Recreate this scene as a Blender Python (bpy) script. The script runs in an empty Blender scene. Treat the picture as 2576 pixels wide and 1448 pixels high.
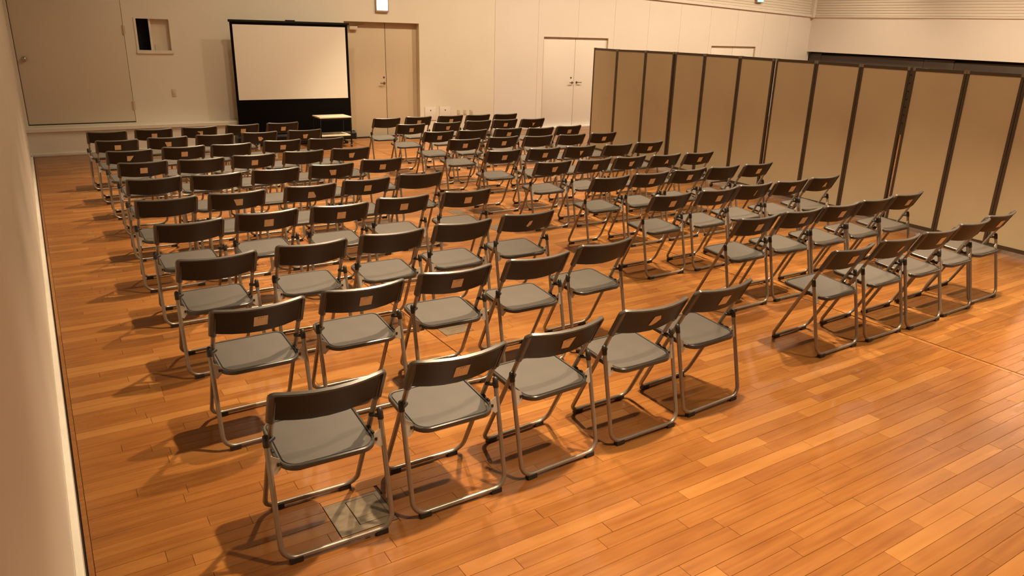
import bpy, bmesh, math, random
from mathutils import Vector, Matrix
random.seed(7)
PI = math.pi
sc = bpy.context.scene
COL = sc.collection

# ------------------------------------------------------------------ camera
W, H, F = 2576.0, 1448.0, 1850.1
CAMZ = 2.018
FW = Vector((0.51358, 0.79536, -0.32240)).normalized()
_yaw, _pitch, _roll = 0.5734, 0.3283, 0.0246
FW = Vector((math.sin(_yaw)*math.cos(_pitch), math.cos(_yaw)*math.cos(_pitch), -math.sin(_pitch)))
_rt = Vector((math.cos(_yaw), -math.sin(_yaw), 0)); _up = _rt.cross(FW)
RT = math.cos(_roll)*_rt + math.sin(_roll)*_up
UP = -math.sin(_roll)*_rt + math.cos(_roll)*_up
cd = bpy.data.cameras.new('camera')
cam = bpy.data.objects.new('camera', cd); COL.objects.link(cam)
cd.sensor_fit = 'HORIZONTAL'; cd.sensor_width = 36.0; cd.lens = 36.0*F/W; cd.clip_start = 0.03; cd.clip_end = 100
M = Matrix((RT, UP, -FW)).transposed().to_4x4(); M.translation = Vector((0, 0, CAMZ))
cam.matrix_world = M
sc.camera = cam
def project(p):
    d = Vector(p) - Vector((0, 0, CAMZ)); z = d.dot(FW)
    if z < 0.05: return None
    return (W/2 + F*d.dot(RT)/z, H/2 - F*d.dot(UP)/z, z)

# ------------------------------------------------------------------ light and exposure
sc.view_settings.view_transform = 'Standard'; sc.view_settings.look = 'None'
sc.view_settings.gamma = 1.0; sc.view_settings.use_curve_mapping = False
sc.view_settings.exposure = 0.68
wd = bpy.data.worlds.new('world'); sc.world = wd; wd.use_nodes = True
wd.node_tree.nodes['Background'].inputs[0].default_value = (1.0, 0.72, 0.48, 1)
wd.node_tree.nodes['Background'].inputs[1].default_value = 0.01
CEIL = 5.05
def downlight(x, y, power, spot=112, blend=0.9, rad=0.07, tilt=0.0, pitch=0.0, col=(1.0, 0.755, 0.49)):
    l = bpy.data.lights.new('downlight', 'SPOT'); l.energy = power; l.color = col
    l.spot_size = math.radians(spot); l.spot_blend = blend; l.shadow_soft_size = rad
    o = bpy.data.objects.new('downlight', l); COL.objects.link(o); o.location = (x, y, CEIL - 0.12); o.rotation_euler = (math.radians(pitch), math.radians(tilt), 0)
def lamp(x, y, power, tail=16, cone=72, blend=0.4, tilt=0.0):
    """one ceiling downlight: a strong beam and the weaker wide scatter of its reflector"""
    downlight(x, y, power, cone, blend, 0.06, tilt)
    if tail: downlight(x, y, tail, 165, 0.5, 0.12)
for k in range(7):
    lamp(3.0, 0.8+1.9*k, 1050 if k < 6 else 300, 22, 60, 1.0, 12)
for k in range(7):
    lamp(5.85, 0.8+1.9*k, 960, 16, 72, 1.0, 0)
for x, y, pw in ((6.1, -1.1, 560), (9.0, 0.6, 620), (9.0, -1.6, 420)):  # unseen lamps added to brighten the near floor on the right
    lamp(x, y, pw, 18, 76, 1.0)
# unseen spots added to brighten the end wall
for x, pw in ((3.6, 80), (6.4, 190), (9.2, 310), (12.0, 340), (14.8, 330), (17.6, 270)):
    downlight(x, 11.2, pw, 118, 1.0, 0.1, 0, 30)
# unseen hall lamps beyond the partition, the tilted row added to brighten the wall
for y in (2.0, 5.5, 9.0):
    lamp(15.6, y, 430, 120, 124, 1.0, -20)
    lamp(12.2, y, 420, 30, 80, 1.0)

# ------------------------------------------------------------------ materials
def srgb(r, g, b):
    f = lambda c: (c/255/12.92) if c/255 <= 0.04045 else ((c/255+0.055)/1.055)**2.4
    return (f(r), f(g), f(b), 1)
def mat(name, col, rough=0.5, metal=0.0, var=0.0, vscale=6.0, bump=0.0, bscale=200.0, coat=0.0, stretch=None, spec=0.5):
    m = bpy.data.materials.new(name); m.use_nodes = True
    nt = m.node_tree; b = nt.nodes['Principled BSDF']
    c = col if len(col) == 4 else (*col, 1)
    b.inputs['Base Color'].default_value = c
    b.inputs['Roughness'].default_value = rough; b.inputs['Metallic'].default_value = metal
    b.inputs['Specular IOR Level'].default_value = spec
    if coat: b.inputs['Coat Weight'].default_value = coat; b.inputs['Coat Roughness'].default_value = 0.12
    tc = nt.nodes.new('ShaderNodeTexCoord'); mp = nt.nodes.new('ShaderNodeMapping')
    nt.links.new(tc.outputs['Object'], mp.inputs[0])
    if stretch: mp.inputs['Scale'].default_value = stretch
    if var:
        n = nt.nodes.new('ShaderNodeTexNoise'); n.inputs['Scale'].default_value = vscale; n.inputs['Detail'].default_value = 4
        nt.links.new(mp.outputs[0], n.inputs['Vector'])
        r = nt.nodes.new('ShaderNodeValToRGB')
        r.color_ramp.elements[0].position = 0.3; r.color_ramp.elements[1].position = 0.7
        r.color_ramp.elements[0].color = tuple(x*(1-var) for x in c[:3])+(1,)
        r.color_ramp.elements[1].color = tuple(min(1, x*(1+var)) for x in c[:3])+(1,)
        nt.links.new(n.outputs['Fac'], r.inputs[0]); nt.links.new(r.outputs[0], b.inputs['Base Color'])
    if bump:
        n2 = nt.nodes.new('ShaderNodeTexNoise'); n2.inputs['Scale'].default_value = bscale
        nt.links.new(mp.outputs[0], n2.inputs['Vector'])
        bp = nt.nodes.new('ShaderNodeBump'); bp.inputs['Strength'].default_value = bump; bp.inputs['Distance'].default_value = 0.002
        nt.links.new(n2.outputs['Fac'], bp.inputs['Height']); nt.links.new(bp.outputs[0], b.inputs['Normal'])
    return m
def emis(name, col, s):
    m = bpy.data.materials.new(name); m.use_nodes = True
    b = m.node_tree.nodes['Principled BSDF']; b.inputs['Base Color'].default_value = (*col, 1)
    b.inputs['Emission Color'].default_value = (*col, 1); b.inputs['Emission Strength'].default_value = s
    return m
def wood_floor():
    m = bpy.data.materials.new('varnished_wood'); m.use_nodes = True
    nt = m.node_tree; L = nt.links.new; b = nt.nodes['Principled BSDF']
    at = nt.nodes.new('ShaderNodeAttribute'); at.attribute_name = 'tone'
    sep = nt.nodes.new('ShaderNodeSeparateColor'); L(at.outputs['Color'], sep.inputs[0])
    geo = nt.nodes.new('ShaderNodeNewGeometry')
    mp = nt.nodes.new('ShaderNodeMapping'); mp.inputs['Scale'].default_value = (1.6, 26, 1); L(geo.outputs['Position'], mp.inputs[0])
    off = nt.nodes.new('ShaderNodeVectorMath'); off.operation = 'ADD'; L(mp.outputs[0], off.inputs[0])
    cmb = nt.nodes.new('ShaderNodeCombineXYZ')
    ml = nt.nodes.new('ShaderNodeMath'); ml.operation = 'MULTIPLY'; ml.inputs[1].default_value = 40; L(sep.outputs[1], ml.inputs[0])
    L(ml.outputs[0], cmb.inputs[0]); L(ml.outputs[0], cmb.inputs[2]); L(cmb.outputs[0], off.inputs[1])
    gr = nt.nodes.new('ShaderNodeTexNoise'); gr.inputs['Scale'].default_value = 1.5; gr.inputs['Detail'].default_value = 5; L(off.outputs[0], gr.inputs['Vector'])
    big = nt.nodes.new('ShaderNodeTexNoise'); big.inputs['Scale'].default_value = 3.2; big.inputs['Detail'].default_value = 3
    L(geo.outputs['Position'], big.inputs['Vector'])
    a1 = nt.nodes.new('ShaderNodeMath'); a1.operation = 'MULTIPLY_ADD'; a1.inputs[1].default_value = 0.55; L(gr.outputs['Fac'], a1.inputs[0])
    a0 = nt.nodes.new('ShaderNodeMath'); a0.operation = 'MULTIPLY_ADD'; a0.inputs[1].default_value = 0.30; L(big.outputs['Fac'], a0.inputs[0])
    t0 = nt.nodes.new('ShaderNodeMath'); t0.operation = 'MULTIPLY_ADD'; t0.inputs[1].default_value = 0.36; t0.inputs[2].default_value = -0.08; L(sep.outputs[0], t0.inputs[0])
    L(t0.outputs[0], a0.inputs[2]); L(a0.outputs[0], a1.inputs[2])
    r = nt.nodes.new('ShaderNodeValToRGB'); cr = r.color_ramp
    cr.elements[0].position = 0.12; cr.elements[0].color = (0.160, 0.050, 0.011, 1)
    cr.elements[1].position = 0.92; cr.elements[1].color = (0.375, 0.172, 0.047, 1)
    e = cr.elements.new(0.5); e.color = (0.278, 0.112, 0.026, 1)
    L(a1.outputs[0], r.inputs[0]); L(r.outputs[0], b.inputs['Base Color']); b.inputs['Specular IOR Level'].default_value = 0.5
    sp = nt.nodes.new('ShaderNodeTexNoise'); sp.inputs['Scale'].default_value = 1.0; sp.inputs['Detail'].default_value = 4; L(off.outputs[0], sp.inputs['Vector'])
    rr = nt.nodes.new('ShaderNodeMapRange'); rr.inputs['To Min'].default_value = 0.22; rr.inputs['To Max'].default_value = 0.36
    L(sp.outputs['Fac'], rr.inputs['Value']); L(rr.outputs[0], b.inputs['Roughness'])
    bp = nt.nodes.new('ShaderNodeBump'); bp.inputs['Strength'].default_value = 0.05; bp.inputs['Distance'].default_value = 0.002
    bn = nt.nodes.new('ShaderNodeTexNoise'); bn.inputs['Scale'].default_value = 1.2; L(off.outputs[0], bn.inputs['Vector'])
    L(bn.outputs['Fac'], bp.inputs['Height']); L(bp.outputs[0], b.inputs['Normal'])
    return m
MT = dict(
    wood=wood_floor(),
    gap=mat('dark_joint', (0.02, 0.008, 0.004), 0.8),
    wall=mat('cream_wall_paint', (0.79, 0.735, 0.63), 0.62, var=0.025, vscale=1.3, bump=0.05, bscale=60),
    panelw=mat('white_panel_paint', (0.78, 0.73, 0.68), 0.5, var=0.02, vscale=0.9),
    door=mat('cream_door_paint', (0.62, 0.51, 0.36), 0.45, var=0.02, vscale=1.0),
    sdoor=mat('pale_storage_door_paint', (0.70, 0.62, 0.50), 0.5, var=0.02, vscale=1.0),
    skirting=mat('skirting_paint', (0.80, 0.75, 0.66), 0.4, var=0.05, vscale=5),
    ceil=mat('low_bounce_ceiling', (0.06, 0.055, 0.05), 0.8),  # unseen ceiling, darkened to hold back bounce light
    backwall=mat('low_bounce_back_wall', (0.10, 0.085, 0.07), 0.9),  # unseen wall, kept dark so little fill comes from behind
    vinyl=mat('dark_grey_vinyl', (0.094, 0.083, 0.072), 0.40, var=0.06, vscale=9, bump=0.08, bscale=900),
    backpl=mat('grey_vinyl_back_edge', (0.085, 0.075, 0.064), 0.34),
    backshade=mat('shade_darkened_shell', (0.018, 0.0155, 0.0135), 0.42, bump=0.06, bscale=900, spec=0.3),  # back shell, colour darkened to stand in for shade
    rim=mat('black_brown_plastic', (0.060, 0.053, 0.046), 0.30),
    tube=mat('bronze_grey_steel', (0.30, 0.25, 0.20), 0.34, 0.55, var=0.05, vscale=20),
    bracket=mat('pale_pressed_steel', (0.52, 0.46, 0.38), 0.42, 0.4),
    rubber=mat('black_rubber', (0.022, 0.020, 0.018), 0.45),
    paper=mat('tan_paper', (0.80, 0.66, 0.47), 0.8, var=0.10, vscale=30),
    ink=mat('dark_ink', (0.06, 0.04, 0.03), 0.8),
    fabric=mat('olive_beige_fabric', (0.64, 0.55, 0.365), 0.9, var=0.06, vscale=1.2, bump=0.15, bscale=400),
    pframe=mat('dark_bronze_aluminium', (0.105, 0.078, 0.055), 0.42, 0.35),
    pcap=mat('grey_plastic_corner', (0.26, 0.22, 0.17), 0.5),
    blackm=mat('black_screen_masking', (0.006, 0.005, 0.004), 0.9, spec=0.05),
    blackf=mat('black_powder_coat', (0.010, 0.009, 0.008), 0.45, spec=0.25),
    screen=mat('matte_screen_fabric', (0.86, 0.82, 0.73), 0.85, var=0.012, vscale=0.6),
    cream=mat('cream_laminate', (0.84, 0.74, 0.55), 0.4, var=0.03, vscale=4),
    steel=mat('brushed_steel', (0.45, 0.40, 0.34), 0.3, 0.9),
    brass=mat('aged_bronze', (0.22, 0.15, 0.09), 0.35, 0.8),
    plate=mat('ivory_plastic', (0.66, 0.57, 0.43), 0.45),
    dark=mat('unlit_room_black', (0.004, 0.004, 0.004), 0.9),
    shutter=mat('dark_brown_shutter', (0.060, 0.043, 0.034), 0.5, 0.1, var=0.06, vscale=2),
    slat=mat('cream_slat', (0.74, 0.68, 0.59), 0.55),
    slatback=mat('slat_backing', (0.34, 0.28, 0.21), 0.8),
    boxm=mat('worn_zinc_plate', (0.17, 0.130, 0.085), 0.42, 0.3, var=0.22, vscale=14, stretch=(1, 3, 1)),
    white=mat('glossy_white_strip', (0.92, 0.92, 0.90), 0.25),
    glow=emis('exit_sign_glow', (0.62, 1.0, 0.86), 5.0),
    glow2=emis('exit_sign_green', (0.15, 0.85, 0.62), 2.6),
    signbox=mat('exit_sign_housing', (0.42, 0.32, 0.22), 0.5),
)

# ------------------------------------------------------------------ mesh helpers
def obj(name, bm, m, parent=None, loc=(0, 0, 0), rz=0.0, smooth=None, kind=None):
    me = bpy.data.meshes.new(name)
    bmesh.ops.recalc_face_normals(bm, faces=bm.faces[:])
    if smooth is not None:
        ang = math.radians(smooth)
        for f in bm.faces: f.smooth = True
        for e in bm.edges:
            if len(e.link_faces) == 2: e.smooth = e.calc_face_angle(0) < ang
    bm.to_mesh(me); bm.free()
    for mm in (m if isinstance(m, (list, tuple)) else [m]): me.materials.append(mm)
    o = bpy.data.objects.new(name, me); COL.objects.link(o)
    o.location = loc; o.rotation_euler = (0, 0, rz)
    if parent: o.parent = parent
    if kind: o['kind'] = kind
    return o
def empty(name, loc=(0, 0, 0), rz=0.0):
    o = bpy.data.objects.new(name, None); COL.objects.link(o); o.location = loc; o.rotation_euler = (0, 0, rz)
    o.empty_display_size = 0.1
    return o
def tag(o, label=None, cat=None, group=None, kind=None):
    if label: o['label'] = label
    if cat: o['category'] = cat
    if group: o['group'] = group
    if kind: o['kind'] = kind
    return o
def nb(): return bmesh.new()
def box(bm, x0, x1, y0, y1, z0, z1, bev=0.0, mi=0):
    vs = [bm.verts.new(p) for p in ((x0, y0, z0), (x1, y0, z0), (x1, y1, z0), (x0, y1, z0), (x0, y0, z1), (x1, y0, z1), (x1, y1, z1), (x0, y1, z1))]
    fs = [bm.faces.new([vs[i] for i in q]) for q in ((3, 2, 1, 0), (4, 5, 6, 7), (0, 1, 5, 4), (1, 2, 6, 5), (2, 3, 7, 6), (3, 0, 4, 7))]
    for f in fs: f.material_index = mi
    if bev:
        es = list({e for f in fs for e in f.edges})
        bmesh.ops.bevel(bm, geom=es, offset=bev, segments=2, affect='EDGES', profile=0.5)
def boxo(name, x0, x1, y0, y1, z0, z1, m, parent=None, bev=0.0, **k):
    bm = nb(); box(bm, x0, x1, y0, y1, z0, z1, bev)
    return obj(name, bm, m, parent, smooth=40 if bev else None, **k)
def sweep(bm, pts, r, n=10, cap=True):
    pts = [Vector(p) for p in pts]; rings = []
    t0 = (pts[1]-pts[0]).normalized()
    ref = Vector((0, 0, 1)) if abs(t0.z) < 0.9 else Vector((1, 0, 0))
    u = t0.cross(ref).normalized()
    for i, p in enumerate(pts):
        if i == 0: t = pts[1]-pts[0]
        elif i == len(pts)-1: t = pts[-1]-pts[-2]
        else: t = (pts[i+1]-p).normalized() + (p-pts[i-1]).normalized()
        t.normalize(); u = (u - t*u.dot(t)).normalized(); v = t.cross(u)
        rr = r[i] if isinstance(r, (list, tuple)) else r
        rings.append([bm.verts.new(p + rr*(math.cos(2*PI*k/n)*u + math.sin(2*PI*k/n)*v)) for k in range(n)])
    for a, b in zip(rings, rings[1:]):
        for k in range(n): bm.faces.new((a[k], a[(k+1) % n], b[(k+1) % n], b[k]))
    if cap: bm.faces.new(rings[0][::-1]); bm.faces.new(rings[-1])
def bend(pts, rad, n=6):
    """polyline with rounded inner corners"""
    pts = [Vector(p) for p in pts]; out = [pts[0]]
    for a, b, c in zip(pts, pts[1:], pts[2:]):
        d1 = (a-b).normalized(); d2 = (c-b).normalized()
        ang = d1.angle(d2); tl = rad/math.tan(ang/2); cc = b + (d1+d2).normalized()*(rad/math.sin(ang/2))
        s = b+d1*tl; e = b+d2*tl; v0 = s-cc; v1 = e-cc; tot = v0.angle(v1); ax = v0.cross(v1).normalized()
        for k in range(n+1): out.append(cc + Matrix.Rotation(tot*k/n, 3, ax) @ v0)
    out.append(pts[-1]); return out
def prism(bm, poly, axis, d0, d1):
    """extrude a 2-D polygon: axis 'y' -> poly is (x,z), axis 'x' -> (y,z), axis 'z' -> (x,y)"""
    def P(a, b, d): return {'y': (a, d, b), 'x': (d, a, b), 'z': (a, b, d)}[axis]
    v0 = [bm.verts.new(P(a, b, d0)) for a, b in poly]; v1 = [bm.verts.new(P(a, b, d1)) for a, b in poly]
    n = len(poly); bm.faces.new(v0); bm.faces.new(v1[::-1])
    for i in range(n): bm.faces.new((v0[i], v0[(i+1) % n], v1[(i+1) % n], v1[i]))
def loft(bm, loops, capa=True, capb=True):
    rs = [[bm.verts.new(p) for p in l] for l in loops]; n = len(rs[0])
    for a, b in zip(rs, rs[1:]):
        for k in range(n): bm.faces.new((a[k], a[(k+1) % n], b[(k+1) % n], b[k]))
    if capa: bm.faces.new(rs[0][::-1])
    if capb: bm.faces.new(rs[-1])
def lathe(bm, prof, cx, cy, cz, axis='y', n=14):
    rings = []
    for r, d in prof:
        ring = []
        for k in range(n):
            a = 2*PI*k/n; c, s = r*math.cos(a), r*math.sin(a)
            ring.append({'y': (cx+c, cy+d, cz+s), 'z': (cx+c, cy+s, cz+d), 'x': (cx+d, cy+c, cz+s)}[axis])
        rings.append(ring)
    loft(bm, rings)
def copy_tree(o, parent=None):
    c = o.copy(); COL.objects.link(c)
    if parent: c.parent = parent
    for ch in o.children: copy_tree(ch, c)
    return c

# ------------------------------------------------------------------ room shell
XL = -0.13        # side wall plane
YF = 14.43        # end wall plane
XR = 19.38        # far side wall plane
YB = -3.2         # wall behind the camera
# --- floor: boards as pieces
floor = boxo('floor', XL-0.1, XR+0.1, YB, YF+0.3, -0.08, -0.006, MT['gap'], kind='structure')
PW = 0.0765
BOX = [(0.826, 1.086, 2.556, 2.806), (4.06, 4.26, 7.60, 7.80), (4.10, 4.27, 6.72, 6.95), (2.24, 2.46, 4.31, 4.50)]
zones_far = [(-0.070, 2.163), (2.168, 5.178), (5.180, 5.217), (5.226, XR)]
zones_near = [(-0.070, 5.178), (0, 0), (5.180, 5.217), (5.226, XR)]
planks = []
def add_plank(x0, x1, y0, y1):
    for bx in BOX:
        if x0 < bx[1] and x1 > bx[0] and y0 < bx[3]-0.002 and y1 > bx[2]+0.002:
            # cut the board round the floor box
            if bx[0]-x0 > 0.02: add_plank(x0, bx[0]-0.001, y0, y1)
            if x1-bx[1] > 0.02: add_plank(bx[1]+0.001, x1, y0, y1)
            if y0 < bx[2]-0.004: add_plank(max(x0, bx[0]), min(x1, bx[1]), y0, bx[2]-0.001)
            if y1 > bx[3]+0.004: add_plank(max(x0, bx[0]), min(x1, bx[1]), bx[3]+0.001, y1)
            return
    planks.append((x0, x1, y0, y1))
ny = int((YF-YB)/PW)
for j in range(ny):
    y0 = YB + j*PW; y1 = y0 + PW
    for zi, (a, b) in enumerate(zones_far if y0 > 3.75 else zones_near):
        if zi == 2:
            if j % 12 == 0: add_plank(a, b, y0, y0+PW*12)
            continue
        x = a; first = True
        while x < b-1e-4:
            base = random.choice((0.46, 0.92, 0.92, 0.60)) if x < 9.5 else 2.4
            l = base*random.uniform(0.3, 1.0) if first else base
            first = False
            e = x + l
            if b - e < 0.16: e = b
            add_plank(x, e, y0, y1); x = e
# border strip along the side wall
for j in range(8): planks.append((-0.093, -0.0706, YB+j*2.2, YB+(j+1)*2.2))
def plank_geo(bm, lay, p, ox=0, oy=0):
    x0, x1, y0, y1 = p; g = 0.0006; c = 0.0008; dz = random.uniform(-0.0003, 0.0003)
    x0 += g-ox; x1 -= g+ox; y0 += g-oy; y1 -= g+oy
    t = random.random(); t = t if random.random() > 0.25 else t*0.35
    tone = (t, random.random(), 0, 1)
    lo = [bm.verts.new((x, y, -0.006)) for x, y in ((x0, y0), (x1, y0), (x1, y1), (x0, y1))]
    mi = [bm.verts.new((x, y, dz-0.0009)) for x, y in ((x0, y0), (x1, y0), (x1, y1), (x0, y1))]
    to = [bm.verts.new((x, y, dz)) for x, y in ((x0+c, y0+c), (x1-c, y0+c), (x1-c, y1-c), (x0+c, y1-c))]
    fs = [bm.faces.new(to)]
    for i in range(4):
        k = (i+1) % 4
        fs.append(bm.faces.new((mi[i], mi[k], to[k], to[i]))); fs.append(bm.faces.new((lo[i], lo[k], mi[k], mi[i])))
    for f in fs:
        for l in f.loops: l[lay] = tone
def px_area(p):
    x0, x1, y0, y1 = p; q = []
    for k in range(5):
        for y in (y0, y1):
            s = project((x0+(x1-x0)*k/4, y, 0))
            if s is None: return 0
            q.append(s)
    inn = [s for s in q if 0 <= s[0] <= W and 0 <= s[1] <= H]
    if not inn: return 0
    z = sum(s[2] for s in inn)/len(inn)
    sin = CAMZ/z
    return (x1-x0)*(y1-y0)*F*F/(z*z)*sin*len(inn)/len(q)
ranked = sorted(planks, key=px_area, reverse=True)
for p in ranked[:300]:
    bm = nb(); lay = bm.loops.layers.color.new('tone')
    cx, cy = (p[0]+p[1])/2, (p[2]+p[3])/2
    plank_geo(bm, lay, p, cx, cy)
    obj('plank', bm, MT['wood'], floor, (cx, cy, 0))
bm = nb(); lay = bm.loops.layers.color.new('tone')
for p in ranked[300:]: plank_geo(bm, lay, p)
obj('plank_field', bm, MT['wood'], floor, kind='stuff')

# --- floor boxes
def floor_box(b, label, big):
    r = empty('floor_outlet_box', ((b[0]+b[1])/2, (b[2]+b[3])/2, 0)); hx, hy = (b[1]-b[0])/2-0.002, (b[3]-b[2])/2-0.002
    tag(r, label, 'floor box', 'metal floor boxes')
    bm = nb()
    if big:
        box(bm, -hx, -0.032, -hy, hy, -0.005, 0.0006); box(bm, -0.028, hx-0.02, -hy+0.045, hy-0.02, -0.005, 0.0003)
        box(bm, -0.032, hx, hy-0.018, hy, -0.005, 0.0006); box(bm, -0.032, hx, -hy, -hy+0.042, -0.005, 0.0006); box(bm, hx-0.018, hx, -hy+0.042, hy-0.018, -0.005, 0.0006)
        obj('cover_plate', bm, MT['boxm'], r)
        bm = nb(); prism(bm, [(-0.027, -0.03), (0.04, -0.028), (0.05, -0.018), (0.047, 0.0), (0.052, 0.02), (0.038, 0.028), (-0.027, 0.028)], 'z', 0.0, 0.0016)
        obj('cable_flap', bm, MT['boxm'], r)
    else:
        box(bm, -hx, hx, -hy, hy, -0.005, 0.0006); obj('cover_plate', bm, MT['boxm'], r)
        bm = nb(); box(bm, -0.05, 0.05, -0.03, 0.03, 0.0006, 0.0016, 0.0004); obj('cable_flap', bm, MT['boxm'], r)
floor_box(BOX[0], 'worn metal floor box under the last-row chair nearest the side wall', True)
floor_box(BOX[1], 'small metal floor box in the aisle, nearer the screen', False)
floor_box(BOX[2], 'small metal floor box in the aisle, further from the screen', False)
floor_box(BOX[3], 'small metal floor box beside the joint line under the wall-side chairs', False)

# --- walls
def wall_rects(x0, x1, z0, z1, holes):
    xs = sorted({x0, x1, *[v for h in holes for v in h[:2] if x0 < v < x1]}); zs = sorted({z0, z1, *[v for h in holes for v in h[2:] if z0 < v < z1]})
    out = []
    for a, b in zip(xs, xs[1:]):
        run = None
        for c, d in zip(zs, zs[1:]):
            mx, mz = (a+b)/2, (c+d)/2
            inside = any(h[0] < mx < h[1] and h[2] < mz < h[3] for h in holes)
            if inside: run = None
            elif run: run[3] = d
            else: run = [a, b, c, d]; out.append(run)
    return out
D1 = (-0.084, 1.492, 0.478, 2.75); HA = (1.688, 2.200, 1.662, 2.172)
D2 = (5.315, 6.905, -0.01, 2.238); D3 = (10.012, 11.886, -0.01, 2.048); D4 = (15.397, 17.124, -0.01, 1.928)
SEAM = 8.712
wall_far = None
bm = nb()
for r in wall_rects(XL-0.1, SEAM, -0.05, CEIL, [D1, HA, D2]): box(bm, r[0], r[1], YF, YF+0.25, r[2], r[3])
for r in wall_rects(SEAM, XR+0.1, -0.05, CEIL, [D3, D4]): box(bm, r[0], r[1], YF+0.016, YF+0.25, r[2], r[3])
wall_far = obj('wall_far', bm, MT['wall'], kind='structure')
seams = [SEAM, 9.852, 10.967, 12.05, 13.13, 14.2, 15.27, 16.29, 17.36, 18.42, XR]
def trim_z(x): return 2.963 + (x-14.198)*(2.795-2.963)/(19.399-14.198)
for i, (a, b) in enumerate(zip(seams, seams[1:])):
    bm = nb(); g = 0.007 if i == 0 else 0.0025
    for r in wall_rects(a+g, b-0.0025, 0.0, CEIL if b < 12 else 3.4, [D3, D4]): box(bm, r[0], r[1], YF, YF+0.016, r[2], r[3])
    obj('wall_panel', bm, MT['panelw'], wall_far)
boxo('wall_left', XL-0.15, XL, YB, YF+0.2, -0.05, CEIL, MT['wall'], kind='structure')
boxo('baseboard_left', XL, -0.101, YB, YF, 0.002, 0.085, MT['skirting'], kind='structure', bev=0.004)
boxo('baseboard_far', XL+0.03, 4.9, YF-0.225, YF-0.209, 0.0, 0.05, MT['skirting'], kind='structure', bev=0.004)
for k, (a, b) in enumerate(((6.91, 10.005), (11.89, 15.39), (17.13, XR))):
    boxo('baseboard_end_%d' % (k+1), a, b, YF-0.012, YF, 0.0, 0.065, MT['skirting'], kind='structure', bev=0.003)
boxo('wall_back', XL-0.15, XR+0.1, YB-0.15, YB, -0.05, CEIL, MT['backwall'], kind='structure')
boxo('ceiling', XL-0.15, XR+0.2, YB-0.15, YF+0.25, CEIL, CEIL+0.1, MT['ceil'], kind='structure')
# picture ledge under the storage door
bm = nb(); prism(bm, [(0, 0.385), (-0.225, 0.385), (-0.25, 0.394), (-0.25, 0.446), (-0.242, 0.456), (0, 0.462)], 'x', XL, 4.9)
for v in bm.verts: v.co.y += YF
obj('trim_1', bm, MT['wall'], kind='structure')
boxo('wall_plinth', XL, 4.9, YF-0.21, YF, 0.0, 0.388, MT['wall'], kind='structure')

# --- right-hand wall (far side wall) with dark shutter below and slats above
wr = nb()
def quad_slab(bm, ya, yb, za0, zb0, za1, zb1, x0, x1):
    vs = [bm.verts.new(p) for p in ((x0, ya, za0), (x0, yb, zb0), (x0, yb, zb1), (x0, ya, za1), (x1, ya, za0), (x1, yb, zb0), (x1, yb, zb1), (x1, ya, za1))]
    for q in ((0, 1, 2, 3), (7, 6, 5, 4), (0, 4, 5, 1), (1, 5, 6, 2), (2, 6, 7, 3), (3, 7, 4, 0)): bm.faces.new([vs[i] for i in q])
def rz_dark(y): return 1.823 + (y-14.31)*(1.823-1.736)/(14.31-8.58)
def rz_band(y): return 2.782 + (y-14.35)*(2.782-2.704)/(14.35-8.80)
ya, yb = YF+0.02, YB
quad_slab(wr, yb, ya, rz_dark(yb), rz_dark(ya), CEIL, CEIL, XR, XR+0.2)
wall_right = obj('wall_right', wr, MT['panelw'], kind='structure')
sh = empty('wall_shutter', (XR+0.12, 8.0, 0)); sh['kind'] = 'structure'  # panelled dark shutter along the lower wall
for a, b in ((14.43, 14.02), (14.01, 11.0), (10.99, 10.22), (10.21, 7.2), (7.19, 4.2), (4.19, 1.2), (1.19, -3.1)):
    bm = nb(); box(bm, 0.0, 0.06, b-8.0, a-8.0, 0.0, min(rz_dark(a), rz_dark(b))-0.035, 0.004)
    obj('shutter_panel', bm, MT['shutter'], sh, smooth=40)
bm = nb(); box(bm, 0.06, 0.08, -11.1, 6.42, 0.0, 1.86); obj('shutter_backing', bm, MT['dark'], sh)
# slat bands
bm = nb(); pitch = 0.066
n = 0
z = 0.05
while z < 1.9:
    for (x0, x1) in ((12.2, XR-0.12),):
        za, zb = trim_z(x0)+z, trim_z(x1)+z
        vs = [bm.verts.new(p) for p in ((x0, YF-0.012, za), (x1, YF-0.012, zb), (x1, YF-0.002, zb), (x0, YF-0.002, za), (x0, YF-0.012, za+0.040), (x1, YF-0.012, zb+0.040), (x1, YF-0.002, zb+0.048), (x0, YF-0.002, za+0.048))]
        for q in ((3, 2, 1, 0), (4, 5, 6, 7), (0, 1, 5, 4), (1, 2, 6, 5), (2, 3, 7, 6), (3, 0, 4, 7)): bm.faces.new([vs[i] for i in q])
    z += pitch
obj('slat_band', bm, MT['slat'], wall_far, kind='stuff')
bm = nb(); z = 0.03
while z < 1.9:
    quad_slab(bm, YB, YF-0.12, rz_band(YB)+z, rz_band(YF-0.12)+z, rz_band(YB)+z+0.036, rz_band(YF-0.12)+z+0.036, XR-0.013, XR)
    z += pitch
obj('slat_band', bm, MT['slat'], wall_right, kind='stuff')
bm = nb(); quad_slab(bm, YB, YF, rz_band(YB)-0.02, rz_band(YF)-0.02, rz_band(YB)+0.022, rz_band(YF)+0.022, XR-0.035, XR)
obj('trim_4', bm, MT['slat'], kind='structure')
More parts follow.
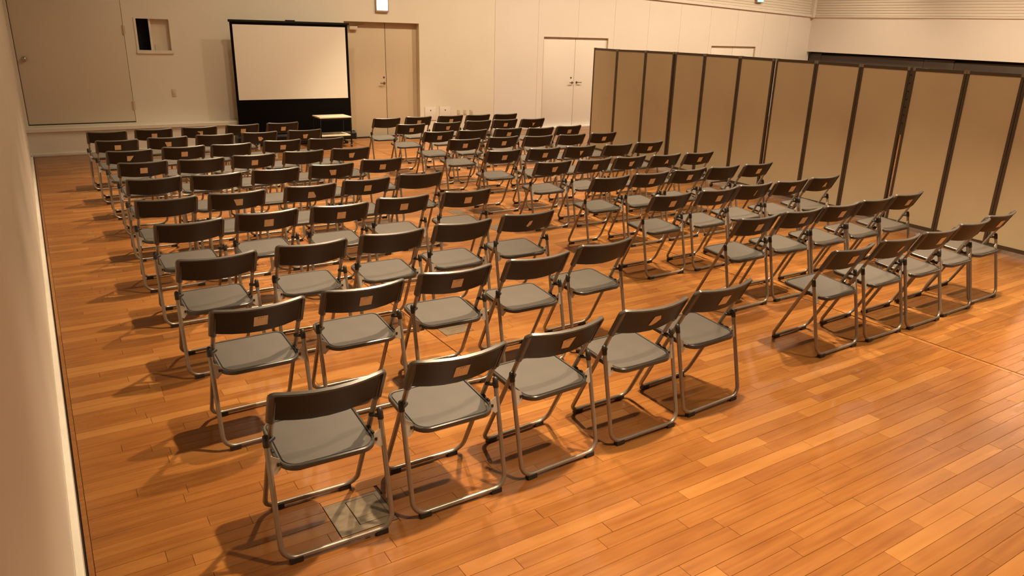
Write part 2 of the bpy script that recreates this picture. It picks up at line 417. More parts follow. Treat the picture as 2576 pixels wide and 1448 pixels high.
# sloping trim under the slats on the end wall, and the corner post
bm = nb(); x0, x1 = 12.0, XR-0.02
vs = [bm.verts.new(p) for p in ((x0, YF-0.05, trim_z(x0)-0.03), (x1, YF-0.05, trim_z(x1)-0.03), (x1, YF, trim_z(x1)-0.03), (x0, YF, trim_z(x0)-0.03), (x0, YF-0.05, trim_z(x0)+0.03), (x1, YF-0.05, trim_z(x1)+0.03), (x1, YF, trim_z(x1)+0.03), (x0, YF, trim_z(x0)+0.03))]
for q in ((3, 2, 1, 0), (4, 5, 6, 7), (0, 1, 5, 4), (1, 2, 6, 5), (2, 3, 7, 6), (3, 0, 4, 7)): bm.faces.new([vs[i] for i in q])
obj('trim_2', bm, MT['panelw'], kind='structure')
boxo('trim_3', XR-0.11, XR, YF-0.11, YF-0.0, 2.75, CEIL, MT['panelw'], kind='structure')

# --- storage door (left)
def knob(parent, x, y, z, m=MT['steel'], r=0.028):
    bm = nb(); lathe(bm, [(0.001, -0.062), (r*0.7, -0.06), (r, -0.048), (r*0.9, -0.032), (r*0.45, -0.024), (r*0.45, -0.008), (r*1.05, -0.006), (r*1.05, 0.0)], x, y, z)
    return obj('door_knob', bm, m, parent, smooth=50)
d1 = boxo('door_1', D1[0]+0.006, D1[1]-0.005, YF+0.004, YF+0.05, D1[2]+0.014, D1[3], MT['sdoor'], kind='structure', bev=0.002)
boxo('gap_shade_sheet', D1[0]-0.01, D1[1]+0.01, YF+0.06, YF+0.1, D1[2]-0.02, D1[3]+0.02, MT['dark'], d1)  # black sheet; its colour stands for the shade in the gaps
knob(d1, 0.012, YF+0.004, 1.508, MT['steel'], 0.040)
boxo('gap_shade_strip', D1[0], D1[1], YF-0.001, YF+0.05, D1[2]-0.002, D1[2]+0.013, MT['rubber'], d1)  # dark strip painting the shaded gap under the door
boxo('gap_shade_strip', D1[0]-0.002, D1[0]+0.005, YF-0.001, YF+0.05, D1[2], D1[3], MT['rubber'], d1)  # painted shade again, for the gap up the side
for zc in (1.985, 0.755):
    bm = nb(); sweep(bm, [(D1[1]-0.003, YF-0.008, zc-0.075), (D1[1]-0.003, YF-0.008, zc+0.075)], 0.011, 8); box(bm, D1[1]-0.03, D1[1]+0.022, YF-0.002, YF+0.003, zc-0.07, zc+0.07)
    obj('hinge', bm, MT['door'], d1, smooth=40)
# --- projection hatch
wn = empty('window_1', (1.944, YF, 1.9)); wn['kind'] = 'structure'
def rel(bm, c=(1.944, YF, 1.9)):
    for v in bm.verts: v.co -= Vector(c)
bm = nb(); o_ = (1.655, 2.222, 1.612, 2.185)
for q in ((o_[0], HA[0]+0.002, o_[2], o_[3]), (HA[1]-0.002, o_[1], o_[2], o_[3]), (HA[0], HA[1], HA[3]-0.002, o_[3])): box(bm, q[0], q[1], YF-0.012, YF+0.10, q[2], q[3])
box(bm, o_[0]-0.004, o_[1]+0.008, YF-0.03, YF+0.10, o_[2], HA[2]+0.002)
rel(bm); obj('window_frame', bm, MT['skirting'], wn)
bm = nb(); box(bm, 1.885, 1.915, YF+0.03, YF+0.075, HA[2], HA[3]); rel(bm); obj('mullion', bm, MT['skirting'], wn)
bm = nb(); box(bm, 1.90, HA[1], YF+0.09, YF+0.105, HA[2], HA[3]); rel(bm); obj('sliding_panel', bm, MT['sdoor'], wn)
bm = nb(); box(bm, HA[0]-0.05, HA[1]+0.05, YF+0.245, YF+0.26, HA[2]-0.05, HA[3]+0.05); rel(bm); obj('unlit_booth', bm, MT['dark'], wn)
bm = nb(); box(bm, 1.955, 2.025, YF+0.078, YF+0.09, HA[2]+0.002, 1.765, 0.002); rel(bm); obj('latch_plate', bm, MT['plate'], wn)
# --- double doors
def lever(parent, x, y, z, s=1):
    bm = nb(); lathe(bm, [(0.001, -0.012), (0.024, -0.010), (0.026, 0.0)], x, y, z)
    sweep(bm, bend([(x, y, z), (x, y-0.055, z), (x+s*0.11, y-0.055, z)], 0.015, 4), 0.010, 8)
    return obj('door_lever', bm, MT['brass'], parent, smooth=45)
def lock(parent, x, y, z):
    bm = nb(); lathe(bm, [(0.001, -0.014), (0.017, -0.012), (0.019, 0.0)], x, y, z); return obj('lock_cylinder', bm, MT['brass'], parent, smooth=45)
def double_door(name, D, dep, split, m, levers, mj):
    r = empty(name, (split, YF+dep, 0)); r['kind'] = 'structure'
    def loc(bm):
        for v in bm.verts: v.co -= Vector((split, YF+dep, 0))
        return bm
    for a, b in ((D[0]+0.006, split-0.006), (split+0.006, D[1]-0.006)):
        bm = nb(); box(bm, a, b, YF+dep, YF+dep+0.04, 0.008, D[3]-0.008, 0.002); obj('door_leaf', loc(bm), m, r, smooth=40)
    bm = nb(); box(bm, D[0], D[1], YF+dep+0.05, YF+dep+0.07, 0, D[3]); obj('gap_shade_sheet', loc(bm), MT['dark'], r)  # black sheet standing for shade between the leaves
    bm = nb()
    box(bm, D[0]-0.004, D[0]+0.004, YF-0.004, YF+dep, 0, D[3]); box(bm, D[1]-0.004, D[1]+0.004, YF-0.004, YF+dep, 0, D[3]); box(bm, D[0], D[1], YF-0.004, YF+dep, D[3]-0.004, D[3]+0.004)
    obj('door_frame', loc(bm), mj, r)
    for (x, z, s) in levers:
        l = lever(r, x-split, 0, z, s)
    return r
d2 = double_door('door_2', D2, 0.13, 6.215, MT['door'], [(6.17, 1.07, -1)], MT['door'])
lock(d2, -0.05, 0, 1.185)
bm = nb(); box(bm, -0.76, -0.60, -0.075, -0.004, 2.085, 2.15, 0.006); obj('door_closer', bm, MT['plate'], d2, smooth=40)
bm = nb(); sweep(bm, [(-0.62, -0.04, 2.165), (-0.45, -0.03, 2.19)], 0.010, 6); obj('closer_arm', bm, MT['steel'], d2, smooth=45)
d3 = double_door('door_3', D3, 0.05, 10.948, MT['panelw'], [(10.90, 1.035, -1), (11.03, 1.04, 1)], MT['door'])
lock(d3, -0.09, 0, 1.148)
bm = nb(); box(bm, D3[0]-10.948, D3[1]-10.948, -0.075, -0.003, 0.0, 0.045, 0.004); obj('foot_strip', bm, MT['white'], d3, smooth=40)  # glossy white strip along the foot of the door
d4 = double_door('door_4', D4, 0.05, 16.27, MT['panelw'], [(16.22, 1.0, -1), (16.33, 1.0, 1)], MT['door'])

# --- small things on the end wall
def wall_plate(name, x0, x1, z0, z1, label, cat, group=None, kind='switch'):
    cx, cz = (x0+x1)/2, (z0+z1)/2; hx, hz = (x1-x0)/2, (z1-z0)/2
    r = empty(name, (cx, YF, cz)); tag(r, label, cat, group)
    bm = nb(); box(bm, -hx, hx, -0.012, 0.0, -hz, hz, 0.003); obj('cover_plate', bm, MT['plate'] if kind != 'box' else MT['panelw'], r, smooth=40)
    if kind == 'switch':
        bm = nb(); box(bm, -hx*0.5, hx*0.5, -0.018, -0.011, -hz*0.5, hz*0.5, 0.002); obj('rocker', bm, MT['plate'], r, smooth=40)
    elif kind == 'outlet':
        for dz in (-0.025, 0.025):
            bm = nb(); box(bm, -0.014, 0.014, -0.0145, -0.0115, dz-0.011, dz+0.011, 0.001); obj('socket', bm, MT['door'], r)
    elif kind == 'blank':
        bm = nb(); lathe(bm, [(0.001, -0.015), (0.006, -0.0145), (0.007, -0.011)], 0, 0, 0, n=8); obj('screw', bm, MT['steel'], r)
    else:
        bm = nb(); box(bm, -hx-0.006, hx+0.006, -0.006, 0.001, -hz-0.006, hz+0.006); obj('rim', bm, MT['door'], r)
        bm = nb(); lathe(bm, [(0.001, -0.018), (0.012, -0.017), (0.014, -0.011)], 0.0, 0, hz*0.48, n=10); obj('key_lock', bm, MT['brass'], r, smooth=40)
wall_plate('wall_switch', 2.118, 2.186, 0.896, 1.026, 'small ivory wall switch between the hatch and the screen', 'switch')
wall_plate('wall_hatch_box', 7.012, 7.278, 0.300, 0.580, 'square cream wall box with key lock beside the double door', 'wall box', None, 'box')
wall_plate('wall_hatch_box', 7.360, 7.624, 0.300, 0.580, 'square cream wall box with key lock next to the sockets', 'wall box', None, 'box')
wall_plate('wall_outlet', 7.789, 7.857, 0.395, 0.508, 'ivory wall socket next to the square wall boxes', 'socket', None, 'outlet')
wall_plate('wall_outlet', 7.946, 8.016, 0.392, 0.505, 'ivory wall socket in the middle of a row of three', 'socket', None, 'outlet')
wall_plate('wall_outlet', 8.105, 8.176, 0.392, 0.502, 'blank ivory wall plate nearest the wall panel seam', 'socket', None, 'blank')
ex = empty('exit_sign', (6.10, YF, 2.62)); tag(ex, 'lit white and green exit sign above the cream double door', 'sign')
bm = nb(); box(bm, -0.135, 0.135, -0.05, 0.0, -0.198, 0.20, 0.006); obj('housing', bm, MT['signbox'], ex, smooth=40)
bm = nb(); box(bm, -0.110, 0.112, -0.056, -0.049, -0.160, 0.17); obj('lit_face', bm, MT['glow'], ex)
bm = nb(); box(bm, 0.070, 0.104, -0.058, -0.055, 0.01, 0.16); box(bm, -0.104, -0.085, -0.058, -0.055, 0.06, 0.16); obj('green_mark', bm, MT['glow2'], ex)
ex2 = empty('exit_sign', (16.99, YF-0.03, 3.24)); tag(ex2, 'small lit green exit sign on the slatted wall band', 'sign')
bm = nb(); box(bm, -0.13, 0.13, -0.06, 0.0, -0.185, 0.18, 0.005); obj('housing', bm, MT['signbox'], ex2, smooth=40)
bm = nb(); box(bm, -0.11, 0.11, -0.066, -0.058, -0.165, 0.16); obj('lit_face', bm, MT['glow2'], ex2)
hk = nb(); lathe(hk, [(0.001, 0.022), (0.009, 0.020), (0.010, 0.012), (0.004, 0.008), (0.004, 0.0)], 0, 0, 0, axis='x', n=10)
tag(obj('wall_hook', hk, MT['steel'], None, (XL, 13.4, 0.13), smooth=45), 'tiny bright metal stud low on the side wall', 'hook')

# ------------------------------------------------------------------ projection screen
SY = 14.06
scn = empty('projection_screen', (4.19, SY, 0)); tag(scn, 'freestanding pull-up projection screen with black border in front of the door', 'projection screen')
def S(bm):
    for v in bm.verts: v.co -= Vector((4.19, SY, 0))
    return bm
XA, XB = 3.115, 5.245
bm = nb(); box(bm, XA-0.022, XB+0.03, SY-0.02, SY+0.02, 2.158, 2.200, 0.006); obj('top_bar', S(bm), MT['blackf'], scn, smooth=40)
bm = nb(); box(bm, 4.09, 4.26, SY-0.015, SY+0.03, 2.198, 2.218, 0.004); obj('top_handle', S(bm), MT['blackf'], scn, smooth=40)
bm = nb()
box(bm, XA, XB, SY-0.004, SY+0.004, 2.118, 2.16); box(bm, XA, XA+0.045, SY-0.004, SY+0.004, 0.85, 2.12); box(bm, XB-0.05, XB, SY-0.004, SY+0.004, 0.85, 2.12); box(bm, XA, XB, SY-0.004, SY+0.004, 0.20, 0.852)
obj('black_border', S(bm), MT['blackm'], scn)
bm = nb(); box(bm, XA+0.043, XB-0.048, SY-0.005, SY+0.003, 0.836, 2.120); obj('screen_surface', S(bm), MT['screen'], scn)
bm = nb(); prism(bm, [(-0.07, 0.055), (0.07, 0.055), (0.085, 0.08), (0.085, 0.17), (0.05, 0.205), (-0.05, 0.205), (-0.085, 0.17), (-0.085, 0.08)], 'x', XA-0.06, XB+0.05)
for v in bm.verts: v.co.y += SY
obj('casing', S(bm), MT['blackf'], scn)
for x in (XA-0.07, XB+0.035):
    bm = nb(); prism(bm, [(-0.075, 0.05), (0.075, 0.05), (0.09, 0.08), (0.09, 0.175), (0.05, 0.212), (-0.05, 0.212), (-0.09, 0.175), (-0.09, 0.08)], 'x', x, x+0.025)
    for v in bm.verts: v.co.y += SY
    obj('end_cap', S(bm), MT['rubber'], scn)
for x in (XA+0.2, XB-0.2):
    bm = nb(); box(bm, x-0.03, x+0.03, SY-0.25, SY+0.12, 0.0, 0.055, 0.012); obj('foot', S(bm), MT['blackf'], scn, smooth=40)
# scissor arms behind the screen
bm = nb(); sweep(bm, [(XA+0.35, SY+0.05, 0.19), (4.9, SY+0.05, 1.2), (4.19, SY+0.05, 2.17)], 0.014, 8)
obj('support_arm', S(bm), MT['blackf'], scn, smooth=45)
bm = nb(); sweep(bm, [(XB-0.35, SY+0.085, 0.19), (3.5, SY+0.085, 1.2), (4.19, SY+0.085, 2.17)], 0.014, 8)
obj('support_arm', S(bm), MT['blackf'], scn, smooth=45)

# ------------------------------------------------------------------ AV cart
cx0, cx1, cy0, cy1 = 4.385, 4.985, 13.36, 13.80
ct = empty('projector_cart', (4.685, 13.58, 0)); tag(ct, 'black steel cart with two cream shelves in front of the screen', 'cart')
def K(bm):
    for v in bm.verts: v.co -= Vector((4.685, 13.58, 0))
    return bm
bm = nb(); box(bm, cx0, cx1, cy0, cy1, 0.535, 0.560, 0.003); obj('shelf', K(bm), MT['cream'], ct, smooth=40)
bm = nb(); box(bm, cx0+0.02, cx1-0.02, cy0+0.01, cy1-0.02, 0.205, 0.228, 0.003); obj('shelf', K(bm), MT['cream'], ct, smooth=40)
for x in (cx0+0.012, cx1-0.012):
    for y in (cy0+0.014, cy1-0.014):
        bm = nb(); box(bm, x-0.011, x+0.011, y-0.011, y+0.011, 0.05, 0.534, 0.002); obj('post', K(bm), MT['blackf'], ct, smooth=40)
        bm = nb(); lathe(bm, [(0.006, -0.012), (0.024, -0.012), (0.026, 0), (0.024, 0.012), (0.006, 0.012)], x, y, 0.026, axis='x'); box(bm, x-0.014, x+0.014, y-0.012, y+0.012, 0.038, 0.056); obj('caster', K(bm), MT['rubber'], ct, smooth=45)
for y in (cy0+0.014, cy1-0.014):
    for za in (0.505, 0.177):
        bm = nb(); box(bm, cx0+0.02, cx1-0.02, y-0.009, y+0.009, za, za+0.027); obj('rail', K(bm), MT['blackf'], ct)

# ------------------------------------------------------------------ folding partitions
PTS = [(8.871, 11.157, 1.871), (8.816, 10.419, 1.860), (8.756, 9.619, 1.860), (8.701, 8.887, 1.856), (8.650, 8.199, 1.849), (8.596, 7.474, 1.840),
       (8.547, 6.829, 1.829), (8.497, 6.151, 1.822), (8.448, 5.494, 1.809), (8.399, 4.842, 1.801), (8.352, 4.216, 1.796), (8.310, 3.640, 1.792), (8.268, 3.060, 1.790)]
PTS = [Vector(p) for p in PTS]
ZB = 0.05
plabel = ['three-panel beige folding partition nearest the white double door', 'three-panel beige folding partition second from the white double door',
          'three-panel beige folding partition third from the white double door', 'three-panel beige folding partition farthest from the white double door']
def panel(root, base, A, B, gapa, gapb, big):
    d = (B-A); d.z = 0; L = d.length; d.normalize(); nrm = Vector((-d.y, d.x, 0))
    if nrm.x > 0: nrm = -nrm                     # towards the chairs
    A2 = A + d*gapa; L2 = L-gapa-gapb; za, zb = A.z, B.z; st = 0.028; tk = 0.017
    def quadbar(bm, s0, s1, z0a, z0b, z1a, z1b, t0, t1):
        vs = []
        for t in (t0, t1):
            for s, z in ((s0, z0a), (s1, z0b), (s1, z1b), (s0, z1a)):
                p = A2 + d*s + nrm*t; vs.append(bm.verts.new((p.x-base.x, p.y-base.y, z)))
        for q in ((0, 1, 2, 3), (7, 6, 5, 4), (0, 4, 5, 1), (1, 5, 6, 2), (2, 6, 7, 3), (3, 7, 4, 0)): bm.faces.new([vs[i] for i in q])
    zt = lambda s: za+(zb-za)*(s+gapa)/L
    bm = nb()
    quadbar(bm, 0, st, ZB, ZB, zt(0), zt(st), -tk, tk); quadbar(bm, L2-st, L2, ZB, ZB, zt(L2-st), zt(L2), -tk, tk)
    quadbar(bm, st, L2-st, zt(st)-0.034, zt(L2-st)-0.034, zt(st), zt(L2-st), -tk, tk); quadbar(bm, st, L2-st, ZB, ZB, ZB+0.04, ZB+0.04, -tk, tk)
    f = obj('panel_frame', bm, MT['pframe'], root)
    bm = nb(); quadbar(bm, st-0.002, L2-st+0.002, ZB+0.038, ZB+0.038, zt(st)-0.032, zt(L2-st)-0.032, -0.010, 0.010); obj('panel_fabric', bm, MT['fabric'], root)
    for s in (0, L2-st):
        bm = nb(); quadbar(bm, s-0.001, s+st+0.001, zt(s)-0.03, zt(s+st)-0.03, zt(s)+0.003, zt(s+st)+0.003, -tk-0.002, tk+0.002); obj('corner_cap', bm, MT['pcap'], root)
    return d, nrm
for g in range(4):
    base = PTS[3*g+1].lerp(PTS[3*g+2], 0.5); base = Vector((base.x, base.y, 0))
    root = empty('folding_partition', base); tag(root, plabel[g], 'partition', 'beige folding partitions in a line')
    for k in range(3):
        A, B = PTS[3*g+k].copy(), PTS[3*g+k+1].copy()
        d, nrm = panel(root, base, A, B, 0.020 if k == 0 else 0.003, 0.020 if k == 2 else 0.003, g >= 2)
        if k < 2:
            for zc in (0.35, 0.95, 1.55):
                p = B - base; bm = nb(); sweep(bm, [(p.x+nrm.x*0.018, p.y+nrm.y*0.018, zc-0.035), (p.x+nrm.x*0.018, p.y+nrm.y*0.018, zc+0.035)], 0.006, 8); obj('hinge', bm, MT['pframe'], root, smooth=45)
    for k in (1, 2):                              # T-feet with castors at the hinges
        p = PTS[3*g+k]; p = Vector((p.x-base.x, p.y-base.y, 0))
        if k == 2 or g in (0, 1):
            bm = nb(); a = p + nrm*0.30; b = p - nrm*0.30
            sweep(bm, [(a.x, a.y, 0.060), (p.x, p.y, 0.068), (b.x, b.y, 0.060)], 0.011, 8); obj('foot_bar', bm, MT['pframe'], root, smooth=45)
            for q in (a, b):
                bm = nb(); lathe(bm, [(0.005, -0.014), (0.022, -0.014), (0.026, -0.006), (0.026, 0.006), (0.022, 0.014), (0.005, 0.014)], q.x, q.y, 0.026, axis='y'); lathe(bm, [(0.012, 0.02), (0.014, 0.05), (0.010, 0.062)], q.x, q.y, 0.0, axis='z', n=10)
                obj('caster', bm, MT['rubber'], root, smooth=45)
# perforated joining strip between the two partitions farthest from the door
p = PTS[9]; q = empty('joining_strip', (p.x, p.y, 0)); tag(q, 'dark perforated joining strip between two beige folding partitions', 'joining strip')
bm = nb(); zt = p.z-0.006; zs = [zt]
hole = []
for k in range(7): hole.append((zt-0.075-k*0.088))
box(bm, -0.010, -0.004, -0.019, 0.019, 1.06, zt); obj('strip', bm, MT['pframe'], q)
for z in hole:
    bm = nb(); lathe(bm, [(0.001, -0.004), (0.0075, -0.004), (0.0075, 0.0)], -0.009, 0.0, z, axis='x', n=10); obj('slot', bm, MT['dark'], q)

# ------------------------------------------------------------------ folding chair
TX, RX = 0.212, 0.2355          # half widths of front and rear tubes
def yb_at(z): return 0.011 + (0.750-z)*(0.392-0.011)/(0.750-0.020)
TD = Vector((0, -(0.392-0.011), 0.73)).normalized()     # along the back tube, upwards
TN = Vector((0, -TD.z, TD.y))                           # rearward normal of the back
BASE = Vector((0, yb_at(0.6086), 0.6086))               # v = 0, lower end of the back sleeves
HW = 0.2335
def back_pt(u, v, off):
    bul = 0.047*(1-u*u)
    return Vector((u*HW, 0, 0)) + BASE + TD*v + TN*(bul+off)
def backrest_mesh():
    bm = nb()
    us = [-1, -0.985, -0.955, -0.915, -0.885, -0.75, -0.55, -0.3, 0, 0.3, 0.55, 0.75, 0.885, 0.915, 0.955, 0.985, 1]
    def vtop(u):
        a = abs(u); t = 0.171 + 0.014*(1-u*u)
        if a > 0.87: k = (a-0.87)/0.13; t -= 0.030*(1-math.sqrt(max(0, 1-k*k)))
        return t
    def vbot(u):
        a = abs(u); return 0.012 if a < 0.9 else 0.012 - 0.016*min(1, (a-0.9)/0.05)
    vs = [0, 0.03, 0.25, 0.5, 0.75, 0.94, 0.965, 1]
    back, front = [], []
    for u in us:
        cb, cf = [], []
        for t in vs:
            v = vbot(u)+(vtop(u)-vbot(u))*t
            rim = abs(u) > 0.90 or t > 0.95
            off = 0.012 if rim else 0.004
            if t == 1 or t == 0 or abs(u) == 1: off = 0.008 if rim else 0.003
            cb.append(bm.verts.new(back_pt(u, v, off)))
            fo = -0.010 if not (t in (0, 1) or abs(u) == 1) else -0.006
            cf.append(bm.verts.new(back_pt(u, v, fo)))
        back.append(cb); front.append(cf)
    n, m = len(us), len(vs)
    for i in range(n-1):
        for j in range(m-1):
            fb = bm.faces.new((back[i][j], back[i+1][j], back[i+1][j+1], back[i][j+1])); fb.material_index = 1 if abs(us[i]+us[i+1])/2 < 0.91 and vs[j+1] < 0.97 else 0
            bm.faces.new((front[i][j], front[i][j+1], front[i+1][j+1], front[i+1][j]))
        bm.faces.new((back[i][0], front[i][0], front[i+1][0], back[i+1][0])); bm.faces.new((back[i][-1], back[i+1][-1], front[i+1][-1], front[i][-1]))
    for j in range(m-1):
        bm.faces.new((back[0][j], back[0][j+1], front[0][j+1], front[0][j])); bm.faces.new((back[-1][j], front[-1][j], front[-1][j+1], back[-1][j+1]))
    for s in (-1, 1):   # sleeves round the tubes
        c = Vector((s*TX, 0, 0)) + BASE
        sweep(bm, [c + TD*v for v in (-0.010, 0.015, 0.12, 0.150)], [0.0160, 0.0170, 0.0165, 0.010], 12)
    return bm
def rrect(hw, y0, y1, rf, rr, inset=0.0, n=6, bow=0.008):
    """rounded seat outline, y0 rear, y1 front"""
    hw -= inset; y0 += inset; y1 -= inset; rf = max(rf-inset, 0.005); rr = max(rr-inset, 0.005); pts = []
    for (cx, cy, r, a0) in ((hw-rr, y0+rr, rr, -PI/2), (hw-rf, y1-rf, rf, 0), (-hw+rf, y1-rf, rf, PI/2), (-hw+rr, y0+rr, rr, PI)):
        for k in range(n+1):
            a = a0 + (PI/2)*k/n; pts.append((cx+r*math.cos(a), cy+r*math.sin(a)))
    out = []
    for x, y in pts:
        yy = y - bow*(1-(x/hw)**2) if y < (y0+y1)/2 and abs(x) < hw else y
        out.append((x, yy))
    return out
def seat_z(y): return 0.415 + (y-0.03)*(0.445-0.415)/(0.375-0.03)
def seat_loop(inset, dz):
    return [(x, y, seat_z(y)+dz) for x, y in rrect(0.200, 0.030, 0.378, 0.050, 0.070, inset)]
def make_chair():
    r = empty('folding_chair')
    bm = nb(); sweep(bm, bend([(-TX, yb_at(0.74), 0.74), (-TX, yb_at(0.020), 0.020), (TX, yb_at(0.020), 0.020), (TX, yb_at(0.74), 0.74)], 0.062, 7), 0.0112, 10)
    obj('front_leg_frame', bm, MT['tube'], r, smooth=50)
    yt = lambda z: 0.0 + 0.110*(z-0.020)/(0.520-0.020)
    bm = nb(); sweep(bm, bend([(-RX, yt(0.512), 0.512), (-RX, 0.0, 0.020), (RX, 0.0, 0.020), (RX, yt(0.512), 0.512)], 0.062, 7), 0.0112, 10)
    obj('rear_leg_frame', bm, MT['tube'], r, smooth=50)
    b = obj('backrest', backrest_mesh(), [MT['backpl'], MT['backshade']], r, smooth=38)
    bm = nb()
    loft(bm, [seat_loop(0.010, -0.026), seat_loop(0.001, -0.022), seat_loop(0.0, -0.010), seat_loop(0.001, -0.003), seat_loop(0.005, 0.0), seat_loop(0.011, -0.001), seat_loop(0.0125, -0.006)])
    obj('seat_frame', bm, MT['rim'], r, smooth=38)
    bm = nb()
    loft(bm, [seat_loop(0.0165, -0.008), seat_loop(0.0165, -0.0026), seat_loop(0.0182, -0.0010), seat_loop(0.04, -0.0008), seat_loop(0.10, -0.0008)])
    obj('seat_pad', bm, MT['vinyl'], r, smooth=38)
    for s in (-1, 1):
        ax = Vector((0, 0.110, 0.500)).normalized(); c = Vector((s*RX, yt(0.512), 0.512))
        bm = nb(); sweep(bm, [c - ax*0.028, c - ax*0.026, c + ax*0.004, c + ax*0.018, c + ax*0.024], [0.0118, 0.0132, 0.0132, 0.0115, 0.004], 12)
        yy = yb_at(0.505)
        sweep(bm, [(s*(RX-0.004), yt(0.500), 0.500), (s*(TX-0.013), yy-0.002, 0.500)], 0.009, 10)
        obj('pivot_cap', bm, MT['rubber'], r, smooth=50)
        bm = nb(); pl = [(s*0.242, 0.458), (s*0.242, 0.384), (s*0.216, 0.372), (s*0.192, 0.394), (s*0.196, 0.432)]
        prism(bm, pl, 'y', -0.0015, 0.0015)
        for v in bm.verts: v.co.y += yt(v.co.z)-0.006
        obj('seat_bracket', bm, MT['bracket'], r)
        bm = nb(); prism(bm, [(0.075, 0.404), (0.165, 0.412), (0.165, 0.432), (0.148, 0.432), (0.145, 0.426), (0.125, 0.424), (0.122, 0.430), (0.108, 0.428), (0.104, 0.420), (0.075, 0.418)], 'x', s*0.1985, s*0.2075)
        obj('seat_slider', bm, MT['rubber'], r)
    for (hx, y, nm) in ((0.155, yb_at(0.020), 'foot_pad'), (0.182, 0.0, 'foot_pad')):
        for s in (-1, 1):
            bm = nb(); prism(bm, [(y-0.0135, 0.024), (y-0.0145, 0.002), (y-0.012, 0.0), (y+0.012, 0.0), (y+0.0145, 0.002), (y+0.0135, 0.024)], 'x', s*hx-0.026, s*hx+0.026)
            obj(nm, bm, MT['rubber'], r)
    return r
SHAPES = {
    's': [(-.5, .5), (.5, .5), (.5, -.5), (-.5, -.5)],
    'tl': [(-.6, .5), (.5, .5), (.5, -.5), (-.25, -.5)],
    'tb': [(-.5, .45), (.55, .55), (.35, -.5), (-.35, -.45)],
    'ctr': [(-.5, .5), (.15, .5), (.55, -.25), (.5, -.5), (-.5, -.5)],
    'p5': [(-.5, .45), (.15, .45), (.55, 0), (.1, -.5), (-.3, -.45)],
    'p6': [(-.3, .5), (.3, .5), (.5, .05), (.15, -.3), (-.2, -.5), (-.5, -.45)],
    'dia': [(-.05, .45), (.4, .5), (.3, -.1), (-.1, -.5), (-.4, -.35)],
    'sl': [(.0, .5), (.16, .5), (.06, -.5), (-.12, -.5)],
    'ar': [(-.15, .55), (.2, .45), (.5, -.5), (.3, -.35), (-.1, -.35), (-.5, -.45)],
    'v': [(-.5, .5), (.5, .5), (.1, -.6), (-.05, -.6)],
    'br': [(-.5, .5), (.5, .5), (-.05, -.5), (-.5, -.5)],
    'y': [(-.5, .5), (-.1, .35), (.1, .35), (.5, .5), (.25, -.1), (.2, -.5), (-.2, -.5), (-.15, 0)],
    'hk': [(-.6, .5), (.5, .5), (.5, -.5), (.0, -.5), (-.05, .05)],
}
WORD = {'n': 'no sticker', 's': 'square sticker', 'tl': 'slanted sticker', 'tb': 'tapered sticker', 'ctr': 'corner-clipped sticker', 'p5': 'five-sided sticker', 'p6': 'six-sided sticker',
        'dia': 'torn sticker', 'sl': 'thin sticker', 'ar': 'arched sticker', 'v': 'triangular sticker', 'br': 'half-cut sticker', 'y': 'notched sticker', 'hk': 'hook-shaped sticker'}
def sticker_mesh(code):
    bm = nb(); sx, sv = 0.068, 0.066
    if code == 'sl': sx = 0.05
    if code in ('dia', 'y', 'v', 'ar'): sx, sv = 0.056, 0.060
    a, b = [], []
    for x, y in SHAPES[code]:
        u = (x*sx)/HW; v = 0.091 + y*sv
        a.append(bm.verts.new(back_pt(u, v, 0.0042))); b.append(bm.verts.new(back_pt(u, v, 0.0052)))
    bm.faces.new(a); bm.faces.new(b); n = len(a)
    for i in range(n): bm.faces.new((a[i], a[(i+1) % n], b[(i+1) % n], b[i]))
    return bm
def ink_mesh():
    bm = nb()
    for x in (-0.012, 0.0, 0.010):
        vs = [bm.verts.new(back_pt((x+dx)/HW, 0.091+0.026+dv, off)) for off in (0.0050, 0.0057) for dx, dv in ((-.002, -.0015), (.002, -.0015), (.002, .0015), (-.002, .0015))]
        for q in ((0, 1, 2, 3), (7, 6, 5, 4), (0, 4, 5, 1), (1, 5, 6, 2), (2, 6, 7, 3), (3, 7, 4, 0)): bm.faces.new([vs[i] for i in q])
    return bm
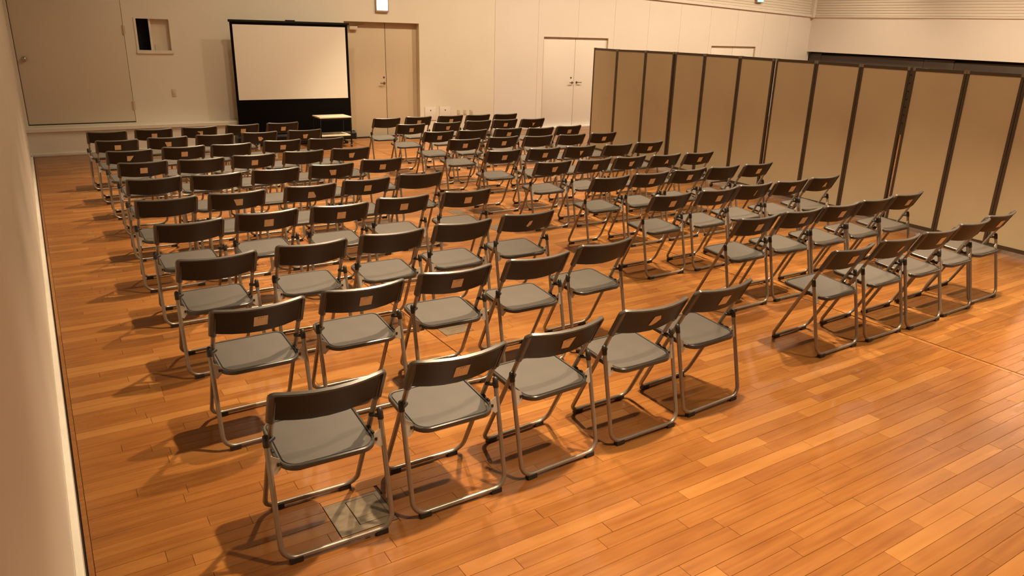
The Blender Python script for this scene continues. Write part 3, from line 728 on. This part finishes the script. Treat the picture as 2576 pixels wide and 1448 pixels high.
POS = [
[(0.802, 2.507, -1.2), (1.377, 2.513, -0.3), (1.95, 2.533, 2.7), (2.527, 2.553, 0.5), (3.081, 2.595, 2.5), (4.475, 2.738, 1.2), (5.025, 2.738, 0.8), (5.532, 2.728, 0.4), (6.039, 2.75, 2.6), (6.546, 2.795, 1.1)],
[(0.793, 3.507, 0.9), (1.351, 3.53, -0.8), (1.92, 3.558, -2.6), (2.496, 3.554, -0.3), (3.08, 3.619, 2.1), (4.625, 3.646, 0.8), (5.147, 3.639, -0.9), (5.654, 3.632, -0.3), (6.161, 3.636, 3.3), (6.668, 3.647, 1.6)],
[(0.797, 4.459, 1.2), (1.38, 4.488, -1.3), (1.942, 4.503, -1.7), (2.51, 4.536, -1.1), (3.09, 4.564, -2.5), (4.625, 4.593, 0.1), (5.186, 4.573, 0.3), (5.706, 4.596, -1.7), (6.213, 4.57, -2.3), (6.72, 4.563, 0.6)],
[(0.806, 5.402, 0.7), (1.363, 5.476, 0.3), (1.922, 5.468, -2.4), (2.485, 5.53, -2.2), (3.089, 5.523, -2.6), (4.68, 5.491, 0.4), (5.208, 5.494, -0.6), (5.739, 5.489, 0.5), (6.246, 5.468, 0.6), (6.753, 5.433, 1.0)],
[(0.788, 6.271, 0.6), (1.334, 6.293, 0.6), (1.965, 6.325, 0.6), (2.512, 6.392, 0.6), (3.085, 6.447, -1.9), (4.703, 6.489, -1.3), (5.23, 6.44, -0.3), (5.746, 6.426, 0.7), (6.253, 6.37, 1.4), (6.76, 6.33, -0.4)],
[(0.828, 7.225, 1.5), (1.358, 7.208, 0.4), (1.922, 7.258, 0.4), (2.502, 7.309, -0.8), (3.094, 7.416, -1.4), (4.642, 7.421, -0.7), (5.201, 7.382, -1.0), (5.731, 7.355, -1.1), (6.289, 7.286, 1.0), (6.837, 7.303, -0.7)],
[(0.855, 8.188, 1.4), (1.403, 8.161, 1.4), (1.954, 8.233, 1.7), (2.517, 8.286, 0.5), (3.077, 8.301, -0.6), (4.695, 8.477, -2.4), (5.292, 8.481, -1.8), (5.801, 8.389, -2.0), (6.336, 8.341, -1.6), (6.896, 8.332, -1.3)],
[(0.828, 9.043, 1.8), (1.395, 9.131, 1.2), (1.921, 9.139, 1.5), (2.548, 9.239, 1.0), (3.1, 9.222, 0.3), (4.749, 9.313, -1.2), (5.276, 9.288, -1.6), (5.874, 9.281, -1.9), (6.381, 9.177, -1.0), (6.939, 9.225, -0.4)],
[(0.794, 9.955, 1.0), (1.36, 10.025, 0.7), (1.927, 10.077, 0.5), (2.501, 10.116, 0.6), (3.109, 10.138, -0.1), (4.758, 10.254, -1.3), (5.389, 10.285, -1.1), (5.971, 10.333, -0.5), (6.478, 10.341, -0.9), (6.985, 10.29, -1.5)],
[(0.764, 10.856, 0.5), (1.324, 10.92, 1.0), (1.907, 10.968, 1.1), (2.498, 11.035, 1.1), (3.082, 11.082, 0.7), (4.751, 11.135, -0.7), (5.329, 11.181, -0.8), (5.926, 11.19, -1.3), (6.441, 11.157, -0.6), (6.966, 11.113, -0.7)]]
STK = ['n s tb p6 s s dia s n s', 's s s n n s s s n s', 'n n n n dia s s sl s ar', 'n s s s s n s s n s', 'n tl ctr s n tb s tb ar s',
       'n n n tl s s s v n s', 's n s n tb s s n n s', 'br s n s n s n s n s', 's tl n p5 tb s tb n s y', 'n s hk s s n s s n n']
ORD = ['first', 'second', 'third', 'fourth', 'fifth', 'sixth', 'seventh', 'eighth', 'ninth', 'last']
proto = make_chair()
smesh, inkm = {}, None
first = True
for r in range(10):
    codes = STK[r].split()
    for c in range(10):
        x, y, a = POS[r][c]
        if c > 5: a = max(-0.9, min(0.9, a))
        ch = proto if first else copy_tree(chair_src)
        if first:
            chair_src = copy_tree(proto)       # clean source, removed at the end
            first = False
        ch.location = (x, y, 0); ch.rotation_euler = (0, 0, math.radians(a))
        cd_ = codes[c]
        where = (ORD[c] if c < 4 else 'fifth') + ' from side wall' if c < 5 else ORD[9-c] + ' from partition'
        tag(ch, 'grey folding chair with %s, %s row from screen, %s' % (WORD[cd_], ORD[9-r], where), 'chair',
            'folding chairs beside the side wall' if c < 5 else 'folding chairs beside the partition')
        if cd_ != 'n':
            if cd_ not in smesh:
                s = obj('paper_sticker', sticker_mesh(cd_), MT['paper'], ch); smesh[cd_] = s.data
            else:
                s = bpy.data.objects.new('paper_sticker', smesh[cd_]); COL.objects.link(s); s.parent = ch
            if cd_ in ('s', 'tb') and r < 2 and c < 5:
                if inkm is None:
                    k = obj('printed_marks', ink_mesh(), MT['ink'], s); inkm = k.data
                else:
                    k = bpy.data.objects.new('printed_marks', inkm); COL.objects.link(k); k.parent = s
for ch in list(chair_src.children): bpy.data.objects.remove(ch)
bpy.data.objects.remove(chair_src)
